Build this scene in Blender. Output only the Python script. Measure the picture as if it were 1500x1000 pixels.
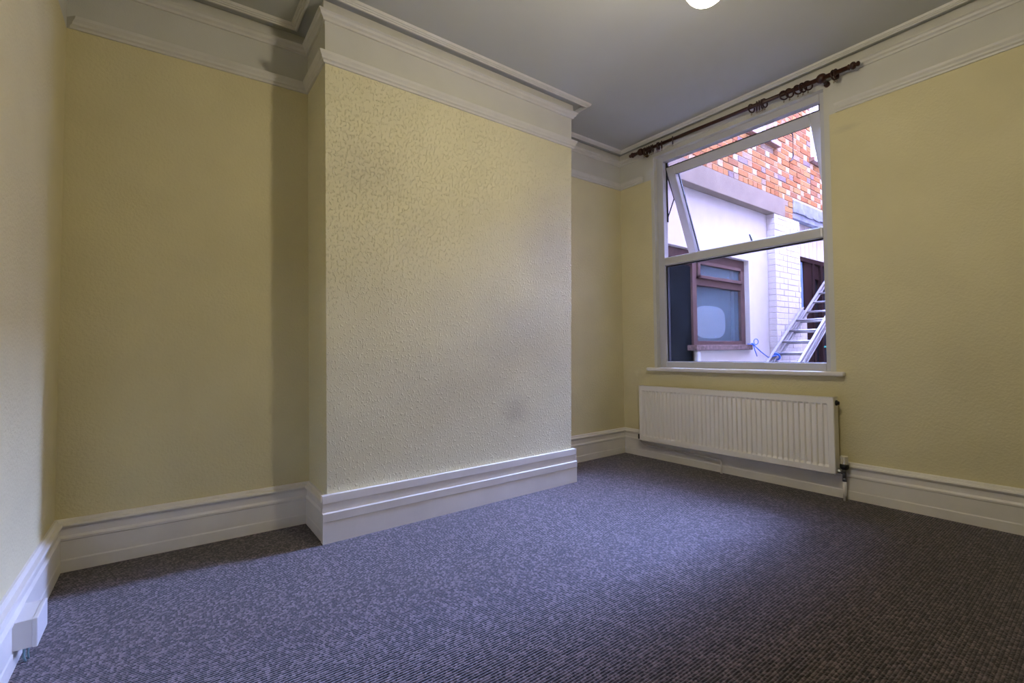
import bpy, bmesh, math, random
from mathutils import Vector, Matrix
PI = math.pi
for o in list(bpy.data.objects): bpy.data.objects.remove(o)
S = bpy.context.scene; C = S.collection
random.seed(7)

# ------------------------------------------------------------------ camera
cam_d = bpy.data.cameras.new('camera'); cam = bpy.data.objects.new('camera', cam_d); C.objects.link(cam)
YAW, PITCH, ROLL, F = 0.6420, 0.0217, -0.0133, 680.0
fwd = Vector((math.sin(YAW)*math.cos(PITCH), math.cos(YAW)*math.cos(PITCH), math.sin(PITCH)))
rgt = Vector((math.cos(YAW), -math.sin(YAW), 0)); upv = rgt.cross(fwd)
r2 = rgt*math.cos(ROLL)+upv*math.sin(ROLL); u2 = -rgt*math.sin(ROLL)+upv*math.cos(ROLL)
cam.matrix_world = Matrix(((r2.x, u2.x, -fwd.x, 0.3744), (r2.y, u2.y, -fwd.y, -2.4407), (r2.z, u2.z, -fwd.z, 0.94), (0, 0, 0, 1)))
cam_d.sensor_width = 36; cam_d.lens = 36*F/1500; cam_d.clip_start = 0.02
S.camera = cam

# ------------------------------------------------------------------ world, exposure
w = bpy.data.worlds.new('sky'); S.world = w; w.use_nodes = True
SKY_STRENGTH, SKY_COL = 330.0, (0.34, 0.44, 1.0, 1)
bg = w.node_tree.nodes['Background']; bg.inputs[0].default_value = SKY_COL; bg.inputs[1].default_value = SKY_STRENGTH
LAMP_STRENGTH, LAMP_COL = 165.0, (1.0, 0.88, 0.66, 1)
pd = bpy.data.lights.new('window_portal', 'AREA'); pd.shape = 'RECTANGLE'; pd.size = 1.30; pd.size_y = 1.85; pd.cycles.is_portal = True
po = bpy.data.objects.new('window_portal', pd); C.objects.link(po); po.location = (3.98, -0.625, 1.70); po.rotation_euler = (0, math.radians(90), 0)
po.rotation_euler = Vector((1, 0, 0)).to_track_quat('Z', 'Y').to_euler()
S.view_settings.view_transform = 'Standard'; S.view_settings.look = 'None'
S.view_settings.gamma = 1; S.view_settings.use_curve_mapping = False; S.view_settings.exposure = 0.0

# ------------------------------------------------------------------ materials
def mat(name, col, rough=0.6, metal=0.0, noise=0.0, nscale=20, bump=0.0, bscale=200, spec=0.5, bdist=0.002, stains=(), detail=4, coat=0):
    m = bpy.data.materials.new(name); m.use_nodes = True
    nt = m.node_tree; b = nt.nodes['Principled BSDF']; L = nt.links
    b.inputs['Roughness'].default_value = rough; b.inputs['Metallic'].default_value = metal
    b.inputs['Specular IOR Level'].default_value = spec
    c4 = (*col, 1); b.inputs['Base Color'].default_value = c4
    tc = nt.nodes.new('ShaderNodeTexCoord')
    cur = None
    if noise > 0:
        n = nt.nodes.new('ShaderNodeTexNoise'); n.inputs['Scale'].default_value = nscale; n.inputs['Detail'].default_value = detail
        L.new(tc.outputs['Object'], n.inputs['Vector'])
        r = nt.nodes.new('ShaderNodeValToRGB'); r.color_ramp.elements[0].position = 0.3; r.color_ramp.elements[1].position = 0.7
        r.color_ramp.elements[0].color = (*[c*(1-noise) for c in col], 1); r.color_ramp.elements[1].color = (*[min(1, c*(1+noise*0.6)) for c in col], 1)
        L.new(n.outputs['Fac'], r.inputs[0]); cur = r.outputs[0]
    for (p, sc, amt, sc_col) in stains:        # soft grubby marks at fixed places on the surface
        mp = nt.nodes.new('ShaderNodeMapping'); mp.vector_type = 'TEXTURE'
        mp.inputs['Location'].default_value = p; mp.inputs['Scale'].default_value = sc
        L.new(tc.outputs['Object'], mp.inputs['Vector'])
        g = nt.nodes.new('ShaderNodeTexGradient'); g.gradient_type = 'SPHERICAL'; 
        nn = nt.nodes.new('ShaderNodeTexNoise'); nn.inputs['Scale'].default_value = 2.2; nn.inputs['Detail'].default_value = 5
        L.new(mp.outputs[0], nn.inputs['Vector'])
        ad = nt.nodes.new('ShaderNodeVectorMath'); ad.operation = 'MULTIPLY_ADD'; ad.inputs[1].default_value = (0.7, 0.7, 0.7)
        sb = nt.nodes.new('ShaderNodeVectorMath'); sb.operation = 'SUBTRACT'; sb.inputs[1].default_value = (0.5, 0.5, 0.5)
        L.new(nn.outputs['Color'], sb.inputs[0]); L.new(sb.outputs[0], ad.inputs[0]); L.new(mp.outputs[0], ad.inputs[2]); L.new(ad.outputs[0], g.inputs[0])
        k = nt.nodes.new('ShaderNodeMath'); k.operation = 'MULTIPLY'; k.inputs[1].default_value = amt; L.new(g.outputs['Fac'], k.inputs[0])
        mx = nt.nodes.new('ShaderNodeMixRGB'); mx.inputs[2].default_value = (*sc_col, 1)
        if cur: L.new(cur, mx.inputs[1])
        else: mx.inputs[1].default_value = c4
        L.new(k.outputs[0], mx.inputs[0]); cur = mx.outputs[0]
    if cur: L.new(cur, b.inputs['Base Color'])
    if bump > 0:
        n2 = nt.nodes.new('ShaderNodeTexNoise'); n2.inputs['Scale'].default_value = bscale; n2.inputs['Detail'].default_value = 3
        L.new(tc.outputs['Object'], n2.inputs['Vector'])
        bp = nt.nodes.new('ShaderNodeBump'); bp.inputs['Strength'].default_value = bump; bp.inputs['Distance'].default_value = bdist
        L.new(n2.outputs['Fac'], bp.inputs['Height']); L.new(bp.outputs[0], b.inputs['Normal'])
    if coat: b.inputs['Coat Weight'].default_value = coat
    return m

CREAM = (0.77, 0.70, 0.42)
GREY = (0.40, 0.36, 0.29)
M = {}
M['cream'] = mat('cream_wallpaper', CREAM, 0.75, noise=0.05, nscale=3, bump=0.7, bscale=85, bdist=0.004, spec=0.3,
                 stains=[((3.785, -1.40, 2.31), (0.3, 0.09, 0.03), 0.22, GREY)])
M['frieze'] = mat('frieze_paint', (0.69, 0.685, 0.62), 0.7, noise=0.05, nscale=4, bump=0.25, bscale=180, spec=0.3)
M['ceiling'] = mat('ceiling_paint', (0.555, 0.57, 0.53), 0.8, noise=0.05, nscale=1.6, bump=0.2, bscale=200, spec=0.2,
                   stains=[((3.45, 0.12, 2.75), (0.55, 0.35, 0.3), 0.16, (0.42, 0.40, 0.37))])
M['gloss'] = mat('white_gloss_paint', (0.87, 0.84, 0.76), 0.32, noise=0.05, nscale=7, bump=0.08, bscale=60)
M['mould'] = mat('moulding_paint', (0.73, 0.72, 0.66), 0.5, noise=0.05, nscale=9, bump=0.1, bscale=90)
M['radiator'] = mat('radiator_enamel', (0.93, 0.90, 0.80), 0.35, noise=0.02, nscale=5)
M['black'] = mat('black_plastic', (0.012, 0.012, 0.013), 0.4)
M['gasket'] = mat('gasket_rubber', (0.015, 0.016, 0.02), 0.6)
M['chrome'] = mat('chrome', (0.22, 0.23, 0.23), 0.3, metal=1)
M['upvc'] = mat('white_upvc', (0.62, 0.63, 0.66), 0.3, noise=0.02, nscale=6)
M['white_plastic'] = mat('white_plastic', (0.82, 0.81, 0.78), 0.35)
M['pole'] = mat('mahogany_stain', (0.045, 0.012, 0.007), 0.35, noise=0.35, nscale=30)
M['pole_ring'] = mat('mahogany_ring', (0.035, 0.009, 0.006), 0.4, noise=0.3, nscale=40)
M['brass'] = mat('dull_brass', (0.25, 0.16, 0.06), 0.4, metal=1)
M['flex'] = mat('white_flex', (0.8, 0.79, 0.75), 0.5)

# woodchip paper on the chimney breast: raised chips
def woodchip():
    m = mat('woodchip_wallpaper', (0.85, 0.80, 0.525), 0.6, noise=0.05, nscale=2.5, spec=0.4, stains=[
        ((2.22, 0, 0.55), (0.15, 0.1, 0.12), 0.34, (0.36, 0.29, 0.19)),
        ((2.30, 0, 1.05), (0.62, 0.1, 0.35), 0.28, (0.45, 0.41, 0.34)),
        ((1.25, 0, 1.95), (0.30, 0.1, 0.25), 0.25, (0.45, 0.40, 0.32)),
        ((2.55, 0, 1.75), (0.40, 0.1, 0.5), 0.30, (0.48, 0.43, 0.36)),
        ((1.8, 0, 0.75), (0.7, 0.1, 0.35), 0.18, (0.45, 0.40, 0.33))])
    nt = m.node_tree; L = nt.links; b = nt.nodes['Principled BSDF']
    tc = nt.nodes.new('ShaderNodeTexCoord')
    mp = nt.nodes.new('ShaderNodeMapping'); mp.inputs['Scale'].default_value = (1.25, 1, 0.8); L.new(tc.outputs['Object'], mp.inputs[0])
    v = nt.nodes.new('ShaderNodeTexNoise'); v.inputs['Scale'].default_value = 74; v.inputs['Detail'].default_value = 2.0; v.inputs['Distortion'].default_value = 0.4
    L.new(mp.outputs[0], v.inputs['Vector'])
    r = nt.nodes.new('ShaderNodeValToRGB'); r.color_ramp.elements[0].position = 0.555; r.color_ramp.elements[1].position = 0.66; L.new(v.outputs['Fac'], r.inputs[0])
    n = nt.nodes.new('ShaderNodeTexNoise'); n.inputs['Scale'].default_value = 160; L.new(tc.outputs['Object'], n.inputs['Vector'])
    ad = nt.nodes.new('ShaderNodeMath'); ad.operation = 'MULTIPLY_ADD'; ad.inputs[1].default_value = 0.3; L.new(n.outputs['Fac'], ad.inputs[0]); L.new(r.outputs[0], ad.inputs[2])
    bp = nt.nodes.new('ShaderNodeBump'); bp.inputs['Strength'].default_value = 0.9; bp.inputs['Distance'].default_value = 0.0038
    L.new(ad.outputs[0], bp.inputs['Height']); L.new(bp.outputs[0], b.inputs['Normal'])
    return m
M['woodchip'] = woodchip()

def carpet():
    m = bpy.data.materials.new('ribbed_loop_carpet'); m.use_nodes = True
    nt = m.node_tree; b = nt.nodes['Principled BSDF']; L = nt.links
    b.inputs['Roughness'].default_value = 0.95; b.inputs['Specular IOR Level'].default_value = 0.15
    b.inputs['Sheen Weight'].default_value = 0.3; b.inputs['Sheen Roughness'].default_value = 0.5
    tc = nt.nodes.new('ShaderNodeTexCoord')
    def wave(scale, direction, dist):
        wv = nt.nodes.new('ShaderNodeTexWave'); wv.wave_type = 'BANDS'; wv.bands_direction = direction
        wv.inputs['Scale'].default_value = scale; wv.inputs['Distortion'].default_value = dist; wv.inputs['Detail'].default_value = 1; wv.inputs['Detail Scale'].default_value = 3
        L.new(tc.outputs['Object'], wv.inputs['Vector']); return wv
    wx = wave(31.4, 'Y', 0.6)         # ribs running towards the window wall, about 10 mm
    # loops along each rib
    mp = nt.nodes.new('ShaderNodeMapping'); mp.inputs['Scale'].default_value = (130, 100, 1); L.new(tc.outputs['Object'], mp.inputs[0])
    v = nt.nodes.new('ShaderNodeTexVoronoi'); v.feature = 'F1'; v.inputs['Scale'].default_value = 1; v.inputs['Randomness'].default_value = 0.55
    L.new(mp.outputs[0], v.inputs['Vector'])
    # per-loop colour
    r = nt.nodes.new('ShaderNodeValToRGB'); r.color_ramp.interpolation = 'LINEAR'
    e = r.color_ramp.elements; e[0].position = 0.0; e[0].color = (0.013, 0.009, 0.011, 1); e[1].position = 1.0; e[1].color = (0.25, 0.19, 0.20, 1)
    k = e.new(0.5); k.color = (0.058, 0.043, 0.046, 1)
    sp = nt.nodes.new('ShaderNodeSeparateColor'); L.new(v.outputs['Color'], sp.inputs[0]); L.new(sp.outputs[0], r.inputs[0])
    # darker gaps between ribs
    mx = nt.nodes.new('ShaderNodeMixRGB'); mx.blend_type = 'MULTIPLY'; mx.inputs[0].default_value = 0.75
    r2 = nt.nodes.new('ShaderNodeValToRGB'); r2.color_ramp.elements[0].color = (0.35, 0.33, 0.33, 1); r2.color_ramp.elements[1].position = 0.6
    L.new(wx.outputs['Fac'], r2.inputs[0]); L.new(r.outputs[0], mx.inputs[1]); L.new(r2.outputs[0], mx.inputs[2])
    # broad wear
    n = nt.nodes.new('ShaderNodeTexNoise'); n.inputs['Scale'].default_value = 1.4; n.inputs['Detail'].default_value = 6; L.new(tc.outputs['Object'], n.inputs['Vector'])
    r3 = nt.nodes.new('ShaderNodeValToRGB'); r3.color_ramp.elements[0].position = 0.3; r3.color_ramp.elements[0].color = (0.82, 0.82, 0.84, 1); r3.color_ramp.elements[1].position = 0.7
    L.new(n.outputs['Fac'], r3.inputs[0])
    mx2 = nt.nodes.new('ShaderNodeMixRGB'); mx2.blend_type = 'MULTIPLY'; mx2.inputs[0].default_value = 1; L.new(mx.outputs[0], mx2.inputs[1]); L.new(r3.outputs[0], mx2.inputs[2])
    L.new(mx2.outputs[0], b.inputs['Base Color'])
    ad = nt.nodes.new('ShaderNodeMath'); ad.operation = 'MULTIPLY_ADD'; ad.inputs[1].default_value = -0.8; L.new(v.outputs['Distance'], ad.inputs[0]); L.new(wx.outputs['Fac'], ad.inputs[2])
    bp = nt.nodes.new('ShaderNodeBump'); bp.inputs['Strength'].default_value = 0.9; bp.inputs['Distance'].default_value = 0.004
    L.new(ad.outputs[0], bp.inputs['Height']); L.new(bp.outputs[0], b.inputs['Normal'])
    return m
M['carpet'] = carpet()

def glass(name, tint=(1, 1, 1, 1), ior=1.45):
    m = bpy.data.materials.new(name); m.use_nodes = True; nt = m.node_tree; L = nt.links
    nt.nodes.remove(nt.nodes['Principled BSDF']); out = nt.nodes['Material Output']
    t = nt.nodes.new('ShaderNodeBsdfTransparent'); t.inputs[0].default_value = tint
    g = nt.nodes.new('ShaderNodeBsdfGlossy'); g.inputs['Roughness'].default_value = 0.02
    f = nt.nodes.new('ShaderNodeFresnel'); f.inputs[0].default_value = ior
    mx = nt.nodes.new('ShaderNodeMixShader'); L.new(f.outputs[0], mx.inputs[0]); L.new(t.outputs[0], mx.inputs[1]); L.new(g.outputs[0], mx.inputs[2]); L.new(mx.outputs[0], out.inputs[0])
    return m
M['glass'] = glass('clear_glass', (0.97, 0.985, 0.98, 1), 1.2)
def frosted():
    m = mat('frosted_glass', (0.15, 0.24, 0.30), 0.35, noise=0.12, nscale=3, bump=0.15, bscale=90)
    nt = m.node_tree; L = nt.links; b = nt.nodes['Principled BSDF']; out = nt.nodes['Material Output']
    t = nt.nodes.new('ShaderNodeBsdfRefraction'); t.inputs['Roughness'].default_value = 0.22; t.inputs['IOR'].default_value = 1.03; mx = nt.nodes.new('ShaderNodeMixShader'); mx.inputs[0].default_value = 0.6
    L.new(b.outputs[0], mx.inputs[1]); L.new(t.outputs[0], mx.inputs[2]); L.new(mx.outputs[0], out.inputs[0])
    return m
M['frosted'] = frosted()
M['opal'] = bpy.data.materials.new('opal_glass_lit'); M['opal'].use_nodes = True
_nt = M['opal'].node_tree; _nt.nodes.remove(_nt.nodes['Principled BSDF']); _e = _nt.nodes.new('ShaderNodeEmission')
_e.inputs[0].default_value = LAMP_COL; _e.inputs[1].default_value = LAMP_STRENGTH; _nt.links.new(_e.outputs[0], _nt.nodes['Material Output'].inputs[0])

def brickmat(name, cols):
    m = bpy.data.materials.new(name); m.use_nodes = True; nt = m.node_tree; b = nt.nodes['Principled BSDF']; L = nt.links
    b.inputs['Roughness'].default_value = 0.95; b.inputs['Specular IOR Level'].default_value = 0.0
    oi = nt.nodes.new('ShaderNodeObjectInfo'); ge = nt.nodes.new('ShaderNodeNewGeometry')
    sm = nt.nodes.new('ShaderNodeMath'); sm.operation = 'ADD'; L.new(oi.outputs['Random'], sm.inputs[0]); L.new(ge.outputs['Random Per Island'], sm.inputs[1])
    fr = nt.nodes.new('ShaderNodeMath'); fr.operation = 'FRACT'; L.new(sm.outputs[0], fr.inputs[0])
    r = nt.nodes.new('ShaderNodeValToRGB'); r.color_ramp.interpolation = 'CONSTANT'
    e = r.color_ramp.elements; n = len(cols); e[0].color = (*cols[0], 1); e[0].position = 0; e[1].color = (*cols[1], 1); e[1].position = 1/n
    for i in range(2, n): k = e.new(i/n); k.color = (*cols[i], 1)
    L.new(fr.outputs[0], r.inputs[0])
    tc = nt.nodes.new('ShaderNodeTexCoord'); no = nt.nodes.new('ShaderNodeTexNoise'); no.inputs['Scale'].default_value = 28; no.inputs['Detail'].default_value = 5
    L.new(tc.outputs['Object'], no.inputs['Vector'])
    r2 = nt.nodes.new('ShaderNodeValToRGB'); r2.color_ramp.elements[0].position = 0.3; r2.color_ramp.elements[0].color = (0.72, 0.70, 0.70, 1); r2.color_ramp.elements[1].position = 0.65; L.new(no.outputs['Fac'], r2.inputs[0])
    mx = nt.nodes.new('ShaderNodeMixRGB'); mx.blend_type = 'MULTIPLY'; mx.inputs[0].default_value = 0.8; L.new(r.outputs[0], mx.inputs[1]); L.new(r2.outputs[0], mx.inputs[2]); L.new(mx.outputs[0], b.inputs['Base Color'])
    bp = nt.nodes.new('ShaderNodeBump'); bp.inputs['Strength'].default_value = 0.5; bp.inputs['Distance'].default_value = 0.004; L.new(no.outputs['Fac'], bp.inputs['Height']); L.new(bp.outputs[0], b.inputs['Normal'])
    return m
M['brick'] = brickmat('red_brick', [(0.281, 0.114, 0.048), (0.306, 0.139, 0.059), (0.245, 0.096, 0.045), (0.318, 0.161, 0.067), (0.269, 0.118, 0.057), (0.226, 0.102, 0.057), (0.294, 0.127, 0.055)])
M['brick_pale'] = brickmat('pale_brick', [(0.414, 0.288, 0.188), (0.450, 0.378, 0.270), (0.342, 0.180, 0.098), (0.306, 0.135, 0.068), (0.396, 0.270, 0.165)])
M['brick_grey'] = brickmat('overburnt_brick', [(0.20, 0.15, 0.145), (0.25, 0.18, 0.14), (0.18, 0.13, 0.13), (0.30, 0.18, 0.12)])
M['mortar'] = mat('lime_mortar', (0.40, 0.30, 0.20), 0.9, spec=0.0, noise=0.15, nscale=40, bump=0.4, bscale=120)
M['paintbrick'] = mat('whitewashed_brick', (0.48, 0.43, 0.40), 0.9, spec=0.0, noise=0.06, nscale=18, bump=0.5, bscale=60, bdist=0.004)
M['paintjoint'] = mat('whitewashed_joint', (0.42, 0.375, 0.34), 0.9, spec=0.0, noise=0.15, nscale=22)
M['render'] = mat('pale_render', (0.52, 0.48, 0.44), 0.9, spec=0.0, noise=0.05, nscale=6, bump=0.3, bscale=60)
M['lintel'] = mat('painted_concrete', (0.20, 0.158, 0.125), 0.9, spec=0.0, noise=0.12, nscale=6, bump=0.3, bscale=50)
M['lintel2'] = mat('flaking_concrete', (0.20, 0.205, 0.235), 0.9, spec=0.0, noise=0.30, nscale=9, bump=0.8, bscale=30, bdist=0.006)
M['brownwood'] = mat('brown_stained_timber', (0.095, 0.058, 0.052), 0.9, spec=0.0, noise=0.2, nscale=14)
M['dark'] = mat('dark_door_panel', (0.010, 0.012, 0.014), 0.9, noise=0.3, nscale=4, spec=0.0)
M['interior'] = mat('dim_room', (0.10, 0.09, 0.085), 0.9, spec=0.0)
M['bluepane'] = mat('pane_reflection_blue', (0.10, 0.17, 0.28), 0.08)  # blue base colour stands in for sky reflected in the pane
M['board'] = mat('cream_boarding', (0.40, 0.34, 0.30), 0.9, spec=0.0, noise=0.05, nscale=8)
M['alu'] = mat('aluminium', (0.22, 0.20, 0.20), 0.5, metal=0.3, noise=0.12, nscale=25)
M['rope'] = mat('blue_polypropylene', (0.03, 0.12, 0.55), 0.5)
M['hose'] = mat('green_hose', (0.02, 0.22, 0.15), 0.4)
M['paving'] = mat('yard_concrete', (0.26, 0.24, 0.22), 0.9, spec=0.0, noise=0.2, nscale=4, bump=0.4, bscale=40)
M['iron'] = mat('rusty_iron', (0.05, 0.04, 0.045), 0.6, noise=0.3, nscale=60)
M['disc'] = mat('glare_stand_in', (0.9, 0.95, 1.0), 0.6)  # pale colour imitating reflected glare on the frosted pane

# ------------------------------------------------------------------ mesh helpers
class MB:
    def __init__(s): s.v = []; s.f = []; s.mi = []; s.cur = 0; s.smooth = []
    def add(s, vs, fs, sm=False):
        o = len(s.v); s.v += [tuple(v) for v in vs]
        for f in fs: s.f.append([o+i for i in f]); s.mi.append(s.cur); s.smooth.append(sm)
    def box(s, x0, x1, y0, y1, z0, z1):
        s.add([(x0, y0, z0), (x1, y0, z0), (x1, y1, z0), (x0, y1, z0), (x0, y0, z1), (x1, y0, z1), (x1, y1, z1), (x0, y1, z1)],
              [(0, 3, 2, 1), (4, 5, 6, 7), (0, 1, 5, 4), (1, 2, 6, 5), (2, 3, 7, 6), (3, 0, 4, 7)])
    def hexa(s, p):     # 8 corners: bottom ring then top ring
        s.add(p, [(0, 3, 2, 1), (4, 5, 6, 7), (0, 1, 5, 4), (1, 2, 6, 5), (2, 3, 7, 6), (3, 0, 4, 7)])
    def prism(s, ring0, ring1, caps=True, sm=False):
        n = len(ring0); fs = [(i, (i+1) % n, n+(i+1) % n, n+i) for i in range(n)]
        s.add(list(ring0)+list(ring1), fs, sm)
        if caps: s.add(ring0, [tuple(reversed(range(n)))]); s.add(ring1, [tuple(range(n))])
    def tube(s, pts, r, n=8, sm=True):
        pts = [Vector(p) for p in pts]; rings = []
        rr = r if isinstance(r, (list, tuple)) else [r]*len(pts)
        ref = None
        for i, p in enumerate(pts):
            d = (pts[min(i+1, len(pts)-1)]-pts[max(i-1, 0)]).normalized()
            if ref is None:
                ref = Vector((0, 0, 1)) if abs(d.z) < 0.9 else Vector((1, 0, 0))
            a = d.cross(ref).normalized(); b = d.cross(a).normalized(); ref = -b if False else ref
            rings.append([p+(a*math.cos(2*PI*k/n)+b*math.sin(2*PI*k/n))*rr[i] for k in range(n)])
        o = [v for R in rings for v in R]; fs = []
        for i in range(len(pts)-1):
            for k in range(n): fs.append((i*n+k, i*n+(k+1) % n, (i+1)*n+(k+1) % n, (i+1)*n+k))
        s.add(o, fs, sm)
        s.add(rings[0], [tuple(reversed(range(n)))]); s.add(rings[-1], [tuple(range(n))])
    def lathe(s, origin, axis, prof, n=16):   # prof: (radius, distance along axis)
        s.tube([Vector(origin)+Vector(axis)*d for r, d in prof], [max(r, 1e-4) for r, d in prof], n)
    def torus(s, c, axis, R, r, n=20, m=8):
        c = Vector(c); ax = Vector(axis).normalized(); ref = Vector((0, 0, 1)) if abs(ax.z) < .9 else Vector((1, 0, 0))
        a = ax.cross(ref).normalized(); b = ax.cross(a); vs = []; fs = []
        for i in range(n):
            d = a*math.cos(2*PI*i/n)+b*math.sin(2*PI*i/n)
            for k in range(m): vs.append(c+d*(R+r*math.cos(2*PI*k/m))+ax*r*math.sin(2*PI*k/m))
        for i in range(n):
            for k in range(m): fs.append((i*m+k, ((i+1) % n)*m+k, ((i+1) % n)*m+(k+1) % m, i*m+(k+1) % m))
        s.add(vs, fs, True)
    def build(s, name, mats, parent=None, bevel=0, seg=2, merge=True):
        me = bpy.data.meshes.new(name)
        me.from_pydata(s.v, [], s.f); 
        for m in (mats if isinstance(mats, (list, tuple)) else [mats]): me.materials.append(m)
        for p, i, sm in zip(me.polygons, s.mi, s.smooth): p.material_index = i; p.use_smooth = sm
        bm = bmesh.new(); bm.from_mesh(me)
        if merge: bmesh.ops.remove_doubles(bm, verts=bm.verts, dist=1e-5)
        bmesh.ops.recalc_face_normals(bm, faces=bm.faces)
        if bevel:
            es = [e for e in bm.edges if len(e.link_faces) == 2 and e.calc_face_angle(0) > 0.6 and not (e.link_faces[0].smooth and e.link_faces[1].smooth)]
            bmesh.ops.bevel(bm, geom=es, offset=bevel, segments=seg, profile=0.5, affect='EDGES', clamp_overlap=True)
        bm.to_mesh(me); bm.free()
        o = bpy.data.objects.new(name, me); C.objects.link(o)
        if parent: o.parent = parent
        return o
def box(*a):
    m = MB(); m.box(*a); return m
def tag(o, label=None, cat=None, group=None, kind=None):
    if label: o['label'] = label
    if cat: o['category'] = cat
    if group: o['group'] = group
    if kind: o['kind'] = kind
    return o
def thing(name, loc, label, cat, group=None, kind=None):
    o = bpy.data.objects.new(name, None); C.objects.link(o); o.location = loc; o.empty_display_size = 0.1
    return tag(o, label, cat, group, kind)
def put(o, parent):         # parent a part built in world coordinates
    o.parent = parent; o.matrix_parent_inverse = Matrix.Translation(-Vector(parent.location)) if parent.type == 'EMPTY' else Matrix.Identity(4)
    return o

# ------------------------------------------------------------------ room shell
W = 3.785; CEIL = 2.749; YF = -4.6
XA = 1.0274
def XB(z): return 2.74+0.0235*(z-1.2)
def XL(z): return 0.0117*(z-1.2)
YL0, YL1, YR = 0.409, 0.3595, 0.397      # alcove depths
HP, HPT = 2.4289, 2.4786                 # picture rail
def path(z): return [(XL(z), YF), (XL(z), YL0), (XA, YL1), (XA, 0), (XB(z), 0), (XB(z), YR), (W, YR), (W, YF)]

o = box(-0.4, W+0.05, YF-0.3, 0.75, -0.2, 0.0).build('floor', M['carpet']); tag(o, 'ribbed loop-pile carpet in mottled purple brown covering the floor', 'carpet', kind='structure')
o = box(-0.4, W+0.205, YF-0.3, 0.75, CEIL, CEIL+0.25).build('ceiling', M['ceiling']); tag(o, 'plain off-white painted ceiling', 'ceiling', kind='structure')

def split_wall(name, rings, label):
    # rings: bottom polygon function of z; lower part cream, above the picture rail grey-white
    m = MB()
    for z0, z1, mi in ((-0.1, HP, 0), (HP, CEIL+0.05, 1)):
        m.cur = mi; a = [(x, y, z0) for x, y in rings(z0)]; b = [(x, y, z1) for x, y in rings(z1)]
        m.prism(a, b)
    o = m.build(name, [M['cream'] if name != 'wall_chimney' else M['woodchip'], M['frieze']], merge=False)
    return tag(o, label, 'wall', kind='structure')
split_wall('wall_left', lambda z: [(XL(z), YF-0.3), (XL(z), YL0+0.3), (-0.35, YL0+0.3), (-0.35, YF-0.3)], 'cream wall along the left edge, bluish in the window light')
split_wall('wall_back_left', lambda z: [(-0.3, YL0+0.0143), (XA+0.15, YL1-0.0072), (XA+0.15, 0.7), (-0.3, 0.7)], 'dim yellow back wall of the recess left of the chimney breast')
split_wall('wall_back_right', lambda z: [(2.55, YR), (W+0.1, YR), (W+0.1, 0.7), (2.55, 0.7)], 'narrow cream back wall of the recess between chimney breast and window wall')
split_wall('wall_chimney', lambda z: [(XA, 0), (XB(z), 0), (XB(z), 0.68), (XA, 0.68)], 'projecting chimney breast in cream woodchip paper with scuffs')
M['cream_'] = M['cream']; M['cream'] = mat('dark_low_bounce', (0.16, 0.13, 0.09), 0.8, noise=0.2, nscale=12)  # rear wall colour made dark to cut bounce light
split_wall('wall_front', lambda z: [(-0.3, YF), (W+0.1, YF), (W+0.1, YF-0.25), (-0.3, YF-0.25)], 'unseen wall behind the camera, coloured dark brown to cut bounce light'); M['cream'] = M['cream_']

# window wall with opening; outer leaf from WX to WO
OY0, OY1, OZ0, OZ1 = -1.28, 0.025, 0.775, 2.615
WO = 3.99
def win_wall():
    m = MB()
    def seg(y0, y1, z0, z1):
        if z0 < HP < z1:
            m.cur = 0; m.box(W, WO, y0, y1, z0, HP); m.cur = 1; m.box(W, WO, y0, y1, HP, z1)
        else:
            m.cur = 0 if z1 <= HP else 1; m.box(W, WO, y0, y1, z0, z1)
    seg(OY1+0.03, 0.7, -0.1, CEIL+0.05); seg(YF-0.3, OY0-0.03, -0.1, CEIL+0.05)
    seg(OY0-0.03, OY1+0.03, -0.1, OZ0); seg(OY0-0.03, OY1+0.03, OZ1, CEIL+0.05)
    m.cur = 1   # inner reveal returns, painted white
    m.box(W+0.0, 3.888, OY1, OY1+0.03, OZ0, OZ1); m.box(W+0.0, 3.888, OY0-0.03, OY0, OZ0, OZ1)
    o = m.build('wall_right', [M['cream'], M['frieze']], merge=False); return tag(o, 'cream window wall on the right with grey-white frieze', 'wall', kind='structure')
wall_r = win_wall()
tag(box(-0.4, WO, YF-0.3, 0.7, CEIL+0.25, 7.0).build('wall_blocker_upper', M['frieze']), 'unseen upper storey above the room, added to block sky light', 'wall', kind='structure')  # unseen; added to keep part of the sky off the brick wing
# outer brick reveal seen as a thin strip at the left of the glass
rb = box(0, 0.098, 0, 0.10, 0, 0.064).build('brick', M['brick'], bevel=0.004, seg=1)
for k in range(25):
    b = rb if k == 0 else rb.copy()
    if k: C.objects.link(b)
    b.location = (3.890+random.uniform(-.0, .006), 0.040+random.uniform(0, 0.006), 0.80+k*0.075); b.parent = wall_r

# ------------------------------------------------------------------ mouldings
def sweep(pth, prof, i0, i1, cut0=None, cut1=None):
    """profile (offset, z) swept along path vertices i0..i1, mitred at the corners"""
    P = [Vector(p) for p in pth]; n = []
    for i in range(len(P)-1):
        d = (P[i+1]-P[i]).normalized(); n.append(Vector((d.y, -d.x)))
    rings = []
    for i in range(i0, i1+1):
        if i == i0: mt = n[i] if (i == 0 or cut0) else None
        elif i == i1: mt = n[i-1] if (i == len(P)-1 or cut1) else None
        else: mt = None
        if mt is None: mt = (n[i-1]+n[i])/(1+n[i-1].dot(n[i]))
        rings.append([(P[i].x+mt.x*o_, P[i].y+mt.y*o_, z) for o_, z in prof])
    m = MB()
    for a, b in zip(rings, rings[1:]): m.prism(a, b, caps=False)
    k = len(prof); m.add(rings[0], [tuple(range(k))]); m.add(rings[-1], [tuple(reversed(range(k)))])
    return m
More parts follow.
